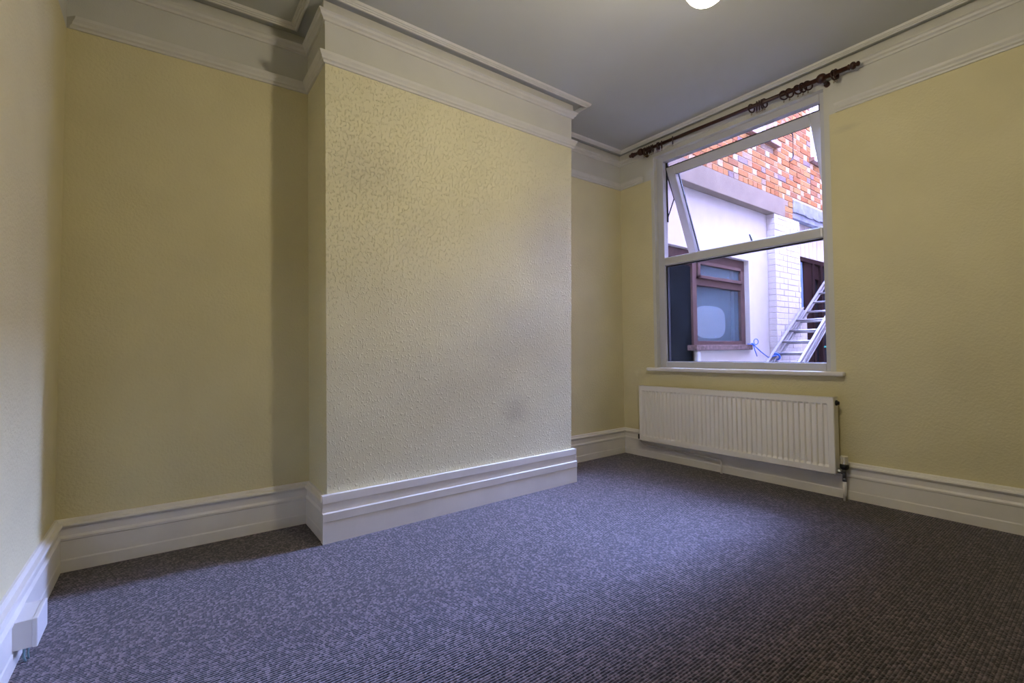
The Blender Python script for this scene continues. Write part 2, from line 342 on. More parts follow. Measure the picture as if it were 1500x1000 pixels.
BB = [(-.01, 0.0), (0.0245, 0.0), (0.0245, 0.050), (0.022, 0.056), (0.021, 0.134), (0.0255, 0.139), (0.0255, 0.148), (0.018, 0.158), (0.017, 0.186),
      (0.019, 0.192), (0.028, 0.196), (0.031, 0.203), (0.028, 0.210), (0.016, 0.213), (0.013, 0.222), (0.009, 0.227), (-.01, 0.227)]
pb = path(0.1)
for nm, i0, i1, lb in (('baseboard_left', 0, 1, 'moulded white baseboard along the left wall, blue in window light'),
                       ('baseboard_back_left', 1, 2, 'moulded white baseboard at the back of the left recess'),
                       ('baseboard_back_right', 5, 6, 'moulded white baseboard at the back of the narrow right recess'),
                       ('baseboard_right', 6, 7, 'moulded white baseboard along the window wall under the radiator')):
    tag(sweep(pb, BB, i0, i1).build(nm, M['gloss']), lb, 'baseboard', kind='structure')
tag(sweep(pb, BB, 2, 3, cut1=True).build('baseboard_chimney_left', M['gloss']), 'short moulded baseboard on the left return of the chimney breast', 'baseboard', kind='structure')
tag(sweep(pb, BB, 4, 5, cut0=True).build('baseboard_chimney_right', M['gloss']), 'short moulded baseboard on the hidden right return of the chimney breast', 'baseboard', kind='structure')
CB = [(-.01, 0), (0.028, 0), (0.029, 0.106), (0.0315, 0.109), (0.033, 0.148), (0.016, 0.151), (0.024, 0.192), (0.026, 0.198), (0.026, 0.236), (-.01, 0.236)]
m = MB(); xa, xb = XA-0.028, XB(0.1)+0.030
m.prism([(xa, -a, z) for a, z in CB], [(xb, -a, z) for a, z in CB])
tag(m.build('baseboard_chimney', M['gloss']), 'white two-stepped baseboard across the front of the chimney breast', 'baseboard', kind='structure')

PR = [(-.01, HP), (0.010, HP), (0.012, HP+0.010), (0.020, HP+0.016), (0.022, HP+0.026), (0.030, HP+0.038), (0.034, HPT), (-.01, HPT+0.003)]
pr = path(2.45)
m = sweep(pr, PR, 1, 6)
n_ = MB(); e0 = [(W-a, YR-a, z) for a, z in PR]; e1 = [(W-a, 0.137, z) for a, z in PR]; m.prism(e0, e1)
tag(m.build('trim_1', M['mould']), 'picture rail around the recesses and chimney breast, cut off left of the window', 'trim', kind='structure')
m = MB(); m.prism([(W-a, -1.345, z) for a, z in PR], [(W-a, YF, z) for a, z in PR])
tag(m.build('trim_2', M['mould']), 'picture rail on the window wall to the right of the window', 'trim', kind='structure')
CO = [(-.01, 2.648), (0.010, 2.650), (0.014, 2.660), (0.024, 2.668), (0.028, 2.680), (0.036, 2.686), (0.036, 2.692), (0.018, 2.695), (0.010, 2.700), (0.008, 2.753),
      (0.070, 2.753), (0.070, 2.729), (0.074, 2.726), (0.082, 2.726), (0.085, 2.731), (0.092, 2.731), (0.095, 2.736), (0.101, 2.736), (0.107, 2.753), (0.107, 2.760), (-.01, 2.760)]
pc = path(2.70)
tag(sweep(pc, CO, 0, 7).build('trim_3', M['mould']), 'ribbed plaster cornice where the walls meet the ceiling', 'cornice', kind='structure')

# ------------------------------------------------------------------ window
FX0, FX1 = 3.830, 3.890
win = thing('window_1', (FX0, -0.63, OZ0), 'white plastic framed window with tilted open top light above a fixed pane', 'window', kind='structure')
FL, FR, FB, FT = 0.027, -1.282, 0.782, 2.622
TB, TT = 1.660, 1.733
m = MB()
m.box(FX0, FX1, -0.036, FL, FB, FT); m.box(FX0, FX1, FR, -1.240, FB, FT)
m.box(FX0, FX1, -1.241, -0.035, FB, 0.838); m.box(FX0, FX1, -1.241, -0.035, 2.566, FT)
put(m.build('outer_frame', M['upvc'], bevel=0.006), win)
m = box(FX0-0.004, FX1, -1.242, -0.034, TB, TT); put(m.build('transom', M['upvc'], bevel=0.012, seg=3), win)
m = box(3.856, 3.876, -1.240, -0.036, 0.836, TB+0.003); put(m.build('glass_pane', M['glass']), win)
m = MB()
for y0, y1, z0, z1 in ((-0.048, -0.034, 0.838, TB), (-1.242, -1.236, 0.838, TB), (-1.24, -0.036, TB-0.007, TB+0.001), (-1.24, -0.036, 0.836, 0.841)): m.box(3.852, 3.880, y0, y1, z0, z1)
put(m.build('gasket', M['gasket']), win)
# top light: pivots near its top, bottom swung out
TH = math.radians(24.5); ST = Vector((3.872, 0, 2.520))
def SP(y, s, d): return (ST.x+s*math.sin(TH)+d*math.cos(TH), y, ST.z-s*math.cos(TH)+d*math.sin(TH))   # s down the sash, d outwards
def sbox(m, y0, y1, s0, s1, d0, d1):
    m.hexa([SP(y0, s1, d0), SP(y0, s1, d1), SP(y1, s1, d1), SP(y1, s1, d0), SP(y0, s0, d0), SP(y0, s0, d1), SP(y1, s0, d1), SP(y1, s0, d0)])
SL, SR, SH = -0.045, -1.232, 0.868
m = MB(); sbox(m, SL-0.07, SL, 0, SH, -0.012, 0.05); sbox(m, SR, SR+0.07, 0, SH, -0.012, 0.05)
sbox(m, SR+0.069, SL-0.069, 0, 0.075, -0.012, 0.05); sbox(m, SR+0.069, SL-0.069, SH-0.075, SH, -0.012, 0.05)
sash = put(m.build('sash', M['upvc'], bevel=0.006), win)
def sub(o, par):        # sub-part of a part built in world coordinates
    o.parent = par; o.matrix_parent_inverse = Matrix.Identity(4)
    # the part's own frame is offset by its thing; keep world placement
    o.matrix_parent_inverse = (par.matrix_parent_inverse if False else Matrix.Identity(4)); return o
m = MB(); sbox(m, SR+0.06, SL-0.06, 0.065, SH-0.065, 0.012, 0.030); sub(m.build('glass_pane', M['glass']), sash)
m = MB(); sbox(m, SR+0.002, SL-0.002, -0.007, 0.001, 0.0, 0.052); sbox(m, SR+0.068, SL-0.068, 0.073, 0.079, 0.008, 0.034)
for a in (SL-0.078, SR+0.068): sbox(m, a, a+0.009, 0.075, SH-0.075, 0.034, 0.046)
sub(m.build('gasket', M['gasket']), sash)
m = MB(); m.tube([SP(-0.634, SH-0.05, -0.012), SP(-0.634, SH-0.05, -0.04)], 0.014); 
m.tube([SP(-0.634, SH-0.05, -0.036), SP(-0.630, SH-0.085, -0.040), SP(-0.620, SH-0.155, -0.036)], [0.011, 0.010, 0.008])
sub(m.build('handle', mat('handle_metal', (0.22, 0.25, 0.33), 0.35, metal=0.6)), sash)
for y in (-0.040, -1.237):
    m = MB(); m.tube([(3.880, y, 2.52), (3.885, y, 2.05)], 0.007, 6)
    m.tube([(3.886, y, 2.46), SP(y, 0.27, 0.0), ], 0.005, 6); m.tube([SP(y, 0.27, 0.0), (3.886, y, 2.09)], 0.005, 6)
    put(m.build('friction_stay', M['chrome'] if y < -1 else M['gasket']), win)
for y0, y1 in ((-0.056, -0.036), (-1.240, -1.220)): put(box(3.872, 3.892, y0, y1, 2.505, 2.566).build('hinge', M['gasket'], bevel=0.002), win)
# sill board
m = MB(); m.box(W+0.0015, FX0+0.004, -1.272, 0.018, 0.757, 0.7862); m.box(3.735, W+0.0015, -1.362, 0.108, 0.757, 0.786)
put(m.build('window_sill', M['gloss'], bevel=0.009, seg=3), win)

# ------------------------------------------------------------------ radiator
R0, R1, RZ0, RZ1, RX0, RX1 = -1.325, 0.143, 0.160, 0.630, 3.676, 3.742
rad = thing('radiator', (3.71, -0.59, 0.160), 'white ribbed panel radiator on the wall under the window', 'radiator')
def rad_front():
    NF = 41; my = 0.030; pitch = (R1-R0-2*my)/NF; ys = []; gro = []
    ys.append(R0+0.004); gro.append(0)
    for i in range(NF):
        y = R0+my+i*pitch
        for f, g in ((0.06, 0), (0.22, 1), (0.78, 1), (0.94, 0)): ys.append(y+f*pitch); gro.append(g)
    ys.append(R1-0.004); gro.append(0)
    zs = [(RZ0+0.006, 0), (RZ0+0.036, 0), (RZ0+0.050, 1), (RZ1-0.050, 1), (RZ1-0.038, 0), (RZ1-0.006, 0)]
    m = MB(); vs = []; fs = []
    for z, gz in zs:
        for y, g in zip(ys, gro): vs.append((RX0+0.0095*g*gz, y, z))
    n = len(ys)
    for j in range(len(zs)-1):
        for i in range(n-1): fs.append((j*n+i, j*n+i+1, (j+1)*n+i+1, (j+1)*n+i))
    m.add(vs, fs, False)
    # rolled edge and box behind
    e = 0.004
    m.box(RX0+0.0115, RX0+0.02, R0+0.003, R1-0.003, RZ0+0.004, RZ1-0.004)
    for (y0, y1, z0, z1) in ((R0, R1, RZ0, RZ0+0.007), (R0, R1, RZ1-0.007, RZ1), (R0, R0+0.006, RZ0, RZ1), (R1-0.006, R1, RZ0, RZ1)): m.box(RX0-0.001, RX0+0.0085, y0, y1, z0, z1)
    return m
put(rad_front().build('front_panel', M['radiator'], merge=False), rad)
m = box(RX1-0.012, RX1, R0+0.004, R1-0.004, RZ0+0.004, RZ1-0.004); put(m.build('back_panel', M['radiator'], bevel=0.003), rad)
for y0, y1 in ((R0-0.002, R0+0.002), (R1-0.002, R1+0.002)):
    put(box(RX0+0.006, RX1+0.002, y0, y1, RZ0+0.003, RZ1+0.002).build('side_panel', M['radiator'], bevel=0.0015), rad)
m = MB()
for x in (RX0+0.016, RX1-0.016): m.box(x-0.004, x+0.004, R0+0.002, R1-0.002, RZ1-0.010, RZ1-0.001)
for i in range(74): y = R0+0.012+i*(R1-R0-0.024)/73; m.box(RX0+0.016, RX1-0.016, y-0.0035, y+0.0035, RZ1-0.009, RZ1-0.002)
put(m.build('top_grille', M['radiator']), rad)
for y in (-1.0, -0.2): put(box(RX1-0.004, W-0.0005, y-0.02, y+0.02, RZ0+0.1, RZ1-0.12).build('wall_bracket', M['radiator']), rad)
m = MB(); m.lathe((3.712, R0-0.001, RZ1-0.035), (0, -1, 0), [(0.017, 0), (0.017, 0.008), (0.011, 0.010), (0.011, 0.018), (0.005, 0.020)], 10)
put(m.build('bleed_plug', M['black']), rad)
# thermostatic valve at the right end
vx, vy = 3.712, -1.362
m = MB(); m.tube([(vx, vy, 0.195), (vx, vy, 0.128)], [0.012, 0.012], 10); m.lathe((vx, vy, 0.118), (0, 0, 1), [(0.013, 0), (0.013, 0.02), (0.010, 0.022), (0.010, 0.05), (0.013, 0.052), (0.013, 0.075)], 10)
m.tube([(vx, vy, 0.165), (vx, R0+0.004, 0.178)], 0.009, 8); m.tube([(vx, R0-0.016, 0.174), (vx, R0-0.004, 0.177)], 0.014, 6, sm=False)
valve = put(m.build('thermostatic_valve', M['chrome']), rad); 
m = MB(); m.lathe((vx, vy, 0.190), (0, 0, 1), [(0.014, 0), (0.022, 0.006), (0.024, 0.016), (0.024, 0.030), (0.020, 0.034)], 14); sub(m.build('collar', M['black']), valve)
m = MB(); m.lathe((vx, vy, 0.223), (0, 0, 1), [(0.016, 0), (0.016, 0.045), (0.014, 0.049)], 14)
for k in range(11):
    a = 2*PI*k/11; m.hexa([(vx+math.cos(a+s*0.15)*r, vy+math.sin(a+s*0.15)*r, z) for z in (0.224, 0.270) for r, s in ((0.015, -1), (0.0205, -1), (0.0205, 1), (0.015, 1))])
m.lathe((vx, vy, 0.266), (0, 0, 1), [(0.018, 0), (0.0205, 0.003), (0.019, 0.007)], 14)
h = sub(m.build('valve_head', mat('ivory_plastic', (0.80, 0.76, 0.62), 0.4)), valve)
m = MB(); m.tube([(vx, vy, 0.13), (vx, vy, 0.0)], 0.0105, 10); put(m.build('supply_pipe', M['gloss']), rad)
# return pipe at the left, running under the radiator
m = MB(); m.tube([(3.700, R1+0.022, 0.205), (3.700, R1+0.022, 0.165)], 0.011, 8); m.tube([(3.700, R1-0.004, 0.185), (3.700, R1+0.024, 0.185)], 0.009, 8)
put(m.build('lockshield_valve', M['black']), rad)
m = MB(); pts = [(3.700, R1+0.022, 0.17), (3.706, R1+0.018, 0.148), (3.724, R1-0.010, 0.122), (3.734, R1-0.05, 0.108), (3.738, R1-0.12, 0.105), (3.740, -0.30, 0.103), (3.740, -0.520, 0.101), (3.740, -0.545, 0.096), (3.740, -0.555, 0.080), (3.740, -0.556, 0.0)]
m.tube(pts, 0.0085, 8); put(m.build('return_pipe', M['gloss']), rad)
for y in (-0.05, -0.33): put(box(3.738, 3.762, y-0.006, y+0.006, 0.092, 0.116).build('pipe_clip', M['white_plastic']), rad)

# ------------------------------------------------------------------ curtain pole and rings
PX = 3.690
PL0 = Vector((PX, 0.150, 2.663)); PL1 = Vector((PX, -1.452, 2.634)); PD = (PL1-PL0).normalized()
pole = thing('curtain_pole', tuple((PL0+PL1)/2), 'dark mahogany wooden curtain pole with turned finials above the window', 'curtain pole')
m = MB(); m.tube([PL0, PL1], 0.0135, 12); put(m.build('rod', M['pole']), pole)
FP = [(0.012, 0), (0.018, 0.004), (0.018, 0.010), (0.011, 0.014), (0.020, 0.022), (0.024, 0.032), (0.021, 0.043), (0.011, 0.050), (0.011, 0.053), (0.015, 0.058), (0.016, 0.064), (0.012, 0.071), (0.004, 0.074)]
for p, d in ((PL0, -PD), (PL1, PD)):
    m = MB(); m.lathe(p-d*0.006, d, [(r*0.95, t*0.85) for r, t in FP], 14); put(m.build('finial', M['pole']), pole)
def PY(y): return PL0+(PL1-PL0)*((y-PL0.y)/(PL1.y-PL0.y))
for y in (0.085, -1.305):
    c = PY(y); m = MB()
    m.tube([c-PD*0.024, c-PD*0.018, c-PD*0.007, c+PD*0.007, c+PD*0.018, c+PD*0.024], [0.017, 0.024, 0.029, 0.029, 0.024, 0.017], 14)
    m.tube([c+Vector((0.018, 0, -0.004)), (W-0.012, c.y, c.z-0.008)], [0.010, 0.009], 10)
    m.lathe((W-0.016, c.y, c.z-0.008), (1, 0, 0), [(0.012, 0), (0.017, 0.005), (0.017, 0.0155)], 14)
    put(m.build('bracket', M['pole']), pole)
mr = MB(); mr.torus((0, 0, 0), (0, 1, 0), 0.0285, 0.0048, 24, 8); ring0 = mr.build('curtain_ring', M['pole_ring'])
me_ = MB(); me_.tube([(0, 0, -0.031), (0, 0, -0.039)], 0.0016, 6); me_.torus((0, 0, -0.0435), (1, 0, 0), 0.0050, 0.0014, 10, 5); eye0 = me_.build('screw_eye', M['brass'], parent=ring0)
ordn = ['first', 'second', 'third', 'fourth', 'fifth', 'sixth', 'seventh', 'eighth', 'ninth', 'tenth', 'eleventh', 'twelfth', 'thirteenth', 'fourteenth', 'fifteenth', 'sixteenth', 'seventeenth', 'eighteenth', 'nineteenth', 'twentieth']
ringspec = [(0.050, .55), (0.036, .35), (0.016, .60), (-0.004, .50), (-0.022, .68), (-0.040, .45), (-0.083, .62), (-0.098, .40), (-0.128, .60), (-0.232, .66),
            (-0.868, -.30), (-0.905, .55), (-0.922, .45), (-0.941, .2), (-0.958, -.2), (-1.082, -.72), (-1.118, -.60), (-1.168, -.65), (-1.198, -.45), (-1.228, -.72), (-1.373, -.25), (-1.386, -.1)]
NR = len(ringspec)
for i, (y, tw) in enumerate(ringspec):
    rg = ring0 if i == 0 else ring0.copy()
    if i:
        C.objects.link(rg); ey = eye0.copy(); C.objects.link(ey); ey.parent = rg
    c = PY(y); rg.location = (c.x, c.y, c.z-0.0100); rg.rotation_euler = (0, 0, tw*0.9)
    k = i
    if i < 10: lb = 'dark wooden curtain ring on the pole, %s from the pole\'s left end' % ordn[i]
    elif i < 15: lb = 'dark wooden curtain ring in the middle cluster of the pole, %s of five' % ordn[i-10]
    elif i < 20: lb = 'dark wooden curtain ring just left of the right bracket, %s of five from the left' % ordn[i-15]
    else: lb = 'dark wooden curtain ring right of the right bracket, %s' % ('nearer the bracket' if i == 20 else 'nearer the finial')
    tag(rg, lb, 'curtain ring', 'curtain rings on the pole')

# ------------------------------------------------------------------ hanging lamp
LP = Vector((1.85, -1.60, 2.189)); LR = 0.072
lamp = thing('pendant_lamp', (LP.x, LP.y, CEIL), 'lit opal globe lamp hanging from the ceiling, just cut by the top edge', 'lamp')
m = MB(); m.lathe((LP.x, LP.y, LP.z-LR), (0, 0, 1), [(LR*math.sin(PI*t/20), LR*(1-math.cos(PI*t/20))) for t in range(0, 19)], 28); put(m.build('globe', M['opal']), lamp)
m = MB(); m.lathe((LP.x, LP.y, LP.z+LR*0.94), (0, 0, 1), [(0.032, 0), (0.032, 0.012), (0.020, 0.018), (0.018, 0.05), (0.006, 0.058)], 16); put(m.build('lamp_holder', M['white_plastic']), lamp)
m = MB(); m.tube([(LP.x, LP.y, LP.z+LR*0.94+0.05), (LP.x, LP.y, CEIL-0.02)], 0.0035, 8); put(m.build('flex', M['flex']), lamp)
m = MB(); m.lathe((LP.x, LP.y, CEIL+0.002), (0, 0, -1), [(0.05, 0), (0.048, 0.012), (0.03, 0.024), (0.006, 0.028)], 20); put(m.build('ceiling_rose', M['white_plastic']), lamp)

# ------------------------------------------------------------------ socket box on the left baseboard
bx = thing('socket_box', (0.05, -0.33, 0.06), 'white plastic socket box fixed to the left baseboard just above the carpet', 'socket')
bl = XL(0.1)+0.012
put(box(bl, 0.052, -0.405, -0.262, 0.058, 0.143).build('back_box', M['white_plastic'], bevel=0.002), bx)
put(box(0.0515, 0.064, -0.408, -0.259, 0.056, 0.145).build('face_plate', M['white_plastic'], bevel=0.003), bx)
m = MB(); m.tube([(0.030, -0.375, 0.062), (0.028, -0.372, 0.02), (0.030, -0.36, 0.0)], 0.0035, 6); m.tube([(0.038, -0.355, 0.062), (0.034, -0.352, 0.02), (0.034, -0.345, 0.0)], 0.003, 6)
put(m.build('cable', mat('grey_green_cable', (0.25, 0.40, 0.42), 0.5)), bx)

# ================================================================== outside
o = box(3.98, 14, -8, 3, -0.30, -0.12).build('yard_ground', M['paving']); tag(o, 'grey concrete ground of the yard outside the window', 'ground', kind='structure')
Y0 = 0.24
house = thing('brick_house_wing', (6.5, Y0, -0.12), 'red brick house wing with pale rendered ground floor, seen through the window', 'building')
# mortar backing, with the two upper windows left open
UA = (5.86, 6.60, 3.570, 4.55); UB = (7.76, 8.60, 3.645, 4.95)
TOP = 5.05
m = MB(); yb0, yb1 = Y0+0.008, 0.62
zl1, zl2 = 2.884, 2.925
m.box(4.0, UA[0], yb0, yb1, zl1, TOP); m.box(UA[0], UA[1], yb0, yb1, zl1, UA[2]); m.box(UA[0], UA[1], yb0, yb1, UA[3], TOP)
m.box(UA[1], 7.11, yb0, yb1, zl1, TOP); m.box(7.11, UB[0], yb0, yb1, zl2, TOP); m.box(UB[0], UB[1], yb0, yb1, zl2, UB[2]); m.box(UB[0], UB[1], yb0, yb1, UB[3], TOP); m.box(UB[1], 9.6, yb0, yb1, zl2, TOP)
m.box(6.865, 7.108, yb0, yb1, 2.65, zl1)
m.box(9.6, 14.0, Y0, yb1, -0.12, TOP)  # unseen run of wall, added to narrow the sky light indoors
bw = put(m.build('brick_wall', M['mortar'], merge=False), house)
# bricks, Flemish bond
CH, BH = 0.0755, 0.0655
def brick_mesh(L_, mt):
    ob = box(0, L_, 0, 0.10, 0, BH).build('brick', mt, bevel=0.004, seg=1); me = ob.data; bpy.data.objects.remove(ob); return me
meshes = {}
def bmesh_for(L_, mk):
    k = (round(L_, 3), mk)
    if k not in meshes: meshes[k] = brick_mesh(k[0], M[mk])
    return meshes[k]
blist = []
def lay(x0, x1, z, first, header_only=False):
    x = x0; hd = first
    while x < x1-0.03:
        full = 0.1025 if (hd or header_only) else 0.215
        L_ = min(full, x1-x)
        if x1-(x+L_) < 0.05: L_ = x1-x
        L_ = round(L_, 2) if L_ not in (0.1025, 0.215) else L_
        r = random.random()
        if hd or header_only: mk = 'brick_pale' if r < 0.52 else ('brick_grey' if r < 0.64 else 'brick')
        else: mk = 'brick' if r < 0.94 else 'brick_grey'
        blist.append((x, z, L_, mk)); x += L_+0.010; hd = not hd
z = zl1; row = 0
while z < TOP-0.05:
    holes = [h for h in (UA, UB) if h[2]-0.05 < z < h[3]]
    xs = 4.0-(0.11 if row % 2 else 0); xe = 9.55
    if z < zl2-0.02: xe = 7.105
    segs = []; a = xs
    for h in holes: segs.append((a, h[0]-0.01)); a = h[1]+0.005
    segs.append((a, xe))
    if z < zl1+0.03:
        lay(xs, 6.86, z, True, True); lay(6.868, 7.105, z, False)
    else:
        for a, b in segs: lay(max(a, 4.0), b, z, row % 2 == 0)
    z += CH; row += 1
for k in range(3): lay(6.868, 7.105, zl1-(k+1)*CH, k % 2 == 0)
CP = Vector((0.3744, -2.4407, 0.94))
def seen(x, z):
    c = Vector((x, Y0, z)); d = c-CP; t = (3.83-CP.x)/d.x; p = CP+d*t
    return -1.26 < p.y < 0.0 and 1.70 < p.z < 2.60
vis = sorted([b for b in blist if seen(b[0]+b[2]/2, b[1]+0.03)], key=lambda b: (b[0]-CP.x)**2+(b[1]-CP.z)**2)
single = set(vis[:285]); rest = MB(); rest_mats = ['brick', 'brick_pale', 'brick_grey']
for (x, z, L_, mk) in blist:
    y = Y0+random.uniform(-0.003, 0.004)
    if (x, z, L_, mk) in single:
        b = bpy.data.objects.new('brick', bmesh_for(L_, mk)); C.objects.link(b); b.parent = bw; b.location = (x, y, z)
    else:
        rest.cur = rest_mats.index(mk); rest.box(x, x+L_, y, y+0.1, z, z+BH)
ob = rest.build('brickwork', [M[k] for k in rest_mats], parent=bw, merge=False); ob['kind'] = 'stuff'
put(box(4.0, 14.0, Y0-0.55, 0.62, TOP, TOP+0.12).build('sky_blocker_eaves', M['brownwood'], bevel=0.01), house)  # unseen overhang, added to shade the bricks from overhead sky
# lintels
m = MB(); m.box(4.02, 6.862, Y0-0.004, 0.45, 2.650, 2.882); tag(put(m.build('lintel', M['lintel'], bevel=0.005), house), 'long mauve painted concrete lintel')
m = MB(); m.box(7.112, 9.55, Y0-0.002, 0.45, 2.775, 2.922)
N = 26; ra = []; rb_ = []
random.seed(3)
for i in range(N+1):
    x = 7.112+(9.55-7.112)*i/N; ra.append((x, 2.775+random.uniform(-0.02, 0.006)))
for i in range(N):
    (x0, z0), (x1, z1) = ra[i], ra[i+1]
    m.hexa([(x0, Y0+0.014, 2.690), (x1, Y0+0.014, 2.690), (x1, 0.44, 2.690), (x0, 0.44, 2.690), (x0, Y0+0.014, 2.78), (x1, Y0+0.014, 2.78), (x1, 0.44, 2.78), (x0, 0.44, 2.78)])
    m.hexa([(x0, Y0-0.002, z0), (x1, Y0-0.002, z1), (x1, 0.40, z1), (x0, 0.40, z0), (x0, Y0-0.002, 2.78), (x1, Y0-0.002, 2.78), (x1, 0.40, 2.78), (x0, 0.40, 2.78)])
tag(put(m.build('lintel', M['lintel2'], merge=False), house), 'flaking bluish concrete lintel over the right opening')
# rendered infill wall with door and window opening
YR_ = 0.34; YW = 0.395
ox0, ox1, oz0, oz1, xd = 4.06, 6.07, 0.985, 2.008, 4.925
m = MB(); m.box(4.0, ox0, YR_, 0.6, -0.12, 2.652); m.box(ox0, ox1, YR_, 0.6, oz1, 2.652); m.box(ox1, 6.58, YR_, 0.6, -0.12, 2.652); m.box(xd, ox1, YR_, 0.6, -0.12, 0.93)
put(m.build('rendered_wall', M['render'], merge=False), house)
# timber window and door set
m = MB()
m.box(ox0, ox1, YW, YW+0.09, 1.905, oz1); m.box(4.925, 5.005, YW-0.012, YW+0.09, -0.12, 1.91); m.box(5.975, ox1, YW, YW+0.09, 0.93, 1.91)
m.box(5.0, 5.98, YW, YW+0.09, 1.640, 1.715); m.box(5.0, 5.98, YW, YW+0.09, 0.975, 1.030); m.box(ox0, ox0+0.05, YW, YW+0.09, -0.12, 1.91)
fr = put(m.build('timber_frame', M['brownwood'], bevel=0.006, merge=False), house)
m = MB(); sx0, sx1, sz0, sz1 = 5.015, 5.975, 1.715, 1.905
for a in ((sx0, sx0+0.045, sz0, sz1), (sx1-0.045, sx1, sz0, sz1), (sx0, sx1, sz0, sz0+0.036), (sx0, sx1, sz1-0.036, sz1)): m.box(a[0], a[1], YW-0.028, YW+0.03, a[2], a[3])
vs_ = put(m.build('top_sash', M['brownwood'], bevel=0.005, merge=False), house)
sub(box(sx0+0.04, sx1-0.04, YW+0.0, YW+0.006, sz0+0.03, sz1-0.03).build('pane', M['frosted']), vs_)
sub(box(5.0, 5.98, YW+0.03, YW+0.036, 1.02, 1.65).build('pane', M['frosted']), fr)
m = MB(); rr = []      # added pale shape behind the frosted pane, standing in for reflected sun glare
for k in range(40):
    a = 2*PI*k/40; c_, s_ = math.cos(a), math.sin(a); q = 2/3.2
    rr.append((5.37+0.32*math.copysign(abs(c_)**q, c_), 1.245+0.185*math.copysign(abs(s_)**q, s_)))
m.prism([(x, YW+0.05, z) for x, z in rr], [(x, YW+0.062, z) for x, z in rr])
tag(put(m.build('glare_shape', M['disc']), house), 'pale rounded shape standing in for sun glare on the frosted glass')
m = MB(); m.box(4.84, 6.035, 0.295, YW+0.02, 0.925, 0.985); put(m.build('window_ledge', mat('weathered_sill', (0.13, 0.09, 0.085), 0.9, spec=0.0, noise=0.5, nscale=30, bump=0.5, bscale=50), bevel=0.008), house)
put(box(ox0+0.05, 4.925, YW+0.012, YW+0.05, -0.12, 1.84).build('door', M['dark'], bevel=0.004), house)
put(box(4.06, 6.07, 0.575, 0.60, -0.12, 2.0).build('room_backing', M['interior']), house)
m = box(4.872, 4.930, YR_-0.035, YR_+0.01, 0.55, 0.912); put(m.build('waste_pipe', M['upvc'], bevel=0.012, seg=3), house)
# white painted brick pier
px0, px1 = 6.560, 7.290
pier = put(box(px0+0.004, px1-0.004, Y0+0.0045, 0.60, -0.12, 2.652).build('pier', M['paintjoint']), house)
z = -0.12; row = 0; random.seed(11)
while z < 2.64:
    x = px0; hd = row % 2 == 0; bh = min(BH+0.006, 2.650-z)
    while x < px1-0.02:
        L_ = 0.1025 if hd else 0.215; L_ = min(L_+0.005, px1-x)
        if px1-(x+L_) < 0.06: L_ = px1-x
        L_ = round(L_, 2); k = ('p', L_, round(bh, 3))
        if k not in meshes:
            ob = box(0, L_, 0, 0.10, 0, bh).build('brick', M['paintbrick'], bevel=0.006, seg=2); meshes[k] = ob.data; bpy.data.objects.remove(ob)
        if z > 0.55:
            b = bpy.data.objects.new('brick', meshes[k]); C.objects.link(b); b.parent = pier; b.location = (x, Y0+random.uniform(-0.003, 0.003), z); b.rotation_euler = (0, random.uniform(-.006, .006), 0)
        x += L_+0.003; hd = not hd
    z += CH; row += 1
# right opening: boarding above a brown door and window
random.seed(5)
bm_ = MB(); x = 7.29; YB = 0.335; first = None
while x < 9.5:
    if first is None:
        first = put(box(0, 0.134, 0, 0.02, 0, 0.465).build('board', M['board'], bevel=0.004, seg=1), house); b = first
        b.matrix_parent_inverse = Matrix.Translation(-Vector(house.location))
    else:
        b = first.copy(); C.objects.link(b)
    b.location = (x, YB+random.uniform(0, 0.003), 2.228); x += 0.140
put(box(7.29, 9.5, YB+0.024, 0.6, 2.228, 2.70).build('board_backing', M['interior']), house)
m = MB(); yd = 0.335
m.box(7.29, 9.5, yd, yd+0.07, 2.165, 2.230); m.box(7.70, 7.96, yd+0.02, yd+0.07, -0.12, 2.17); m.box(7.96, 8.03, yd, yd+0.07, -0.12, 2.17); m.box(8.26, 8.33, yd, yd+0.07, -0.12, 2.17); m.box(8.03, 8.26, yd+0.03, yd+0.07, 1.95, 2.17)
m.box(7.29, 7.32, yd, yd+0.07, -0.12, 2.17)
fr2 = put(m.build('door_frame', mat('dark_brown_timber', (0.022, 0.012, 0.011), 0.9, spec=0.0, noise=0.25, nscale=12), bevel=0.005, merge=False), house)
sub(box(7.31, 7.71, yd+0.035, yd+0.045, 1.40, 2.17).build('pane', M['bluepane']), fr2)
put(box(7.30, 7.71, yd+0.0, yd+0.05, -0.12, 1.40).build('lower_panel', M['board'], bevel=0.004), house)
put(box(7.96, 9.5, yd+0.06, yd+0.08, -0.12, 2.17).build('door', M['dark']), house)
# upper windows
def upper_window(U, frost):
    x0, x1, z0, z1 = U
    m = MB(); f = 0.055; y0, y1 = Y0+0.09, Y0+0.15
    for a in ((x0, x0+f, z0, z1), (x1-f, x1, z0, z1), (x0, x1, z0, z0+f), (x0, x1, z1-f, z1), ((x0+x1)/2-0.03, (x0+x1)/2+0.03, z0, z1)): m.box(a[0], a[1], y0, y1, a[2], a[3])
    o = put(m.build('upper_window', M['upvc'], bevel=0.004, merge=False), house)
    sub(box(x0+0.03, x1-0.03, y0+0.025, y0+0.03, z0+0.03, z1-0.03).build('pane', frost), o)
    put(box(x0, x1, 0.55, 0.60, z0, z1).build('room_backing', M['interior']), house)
upper_window(UA, mat('pale_reflection_pane', (0.62, 0.58, 0.62), 0.15)); upper_window(UB, mat('white_reflection_pane', (0.88, 0.88, 0.90), 0.15))  # pale base colours stand in for bright reflections in these panes
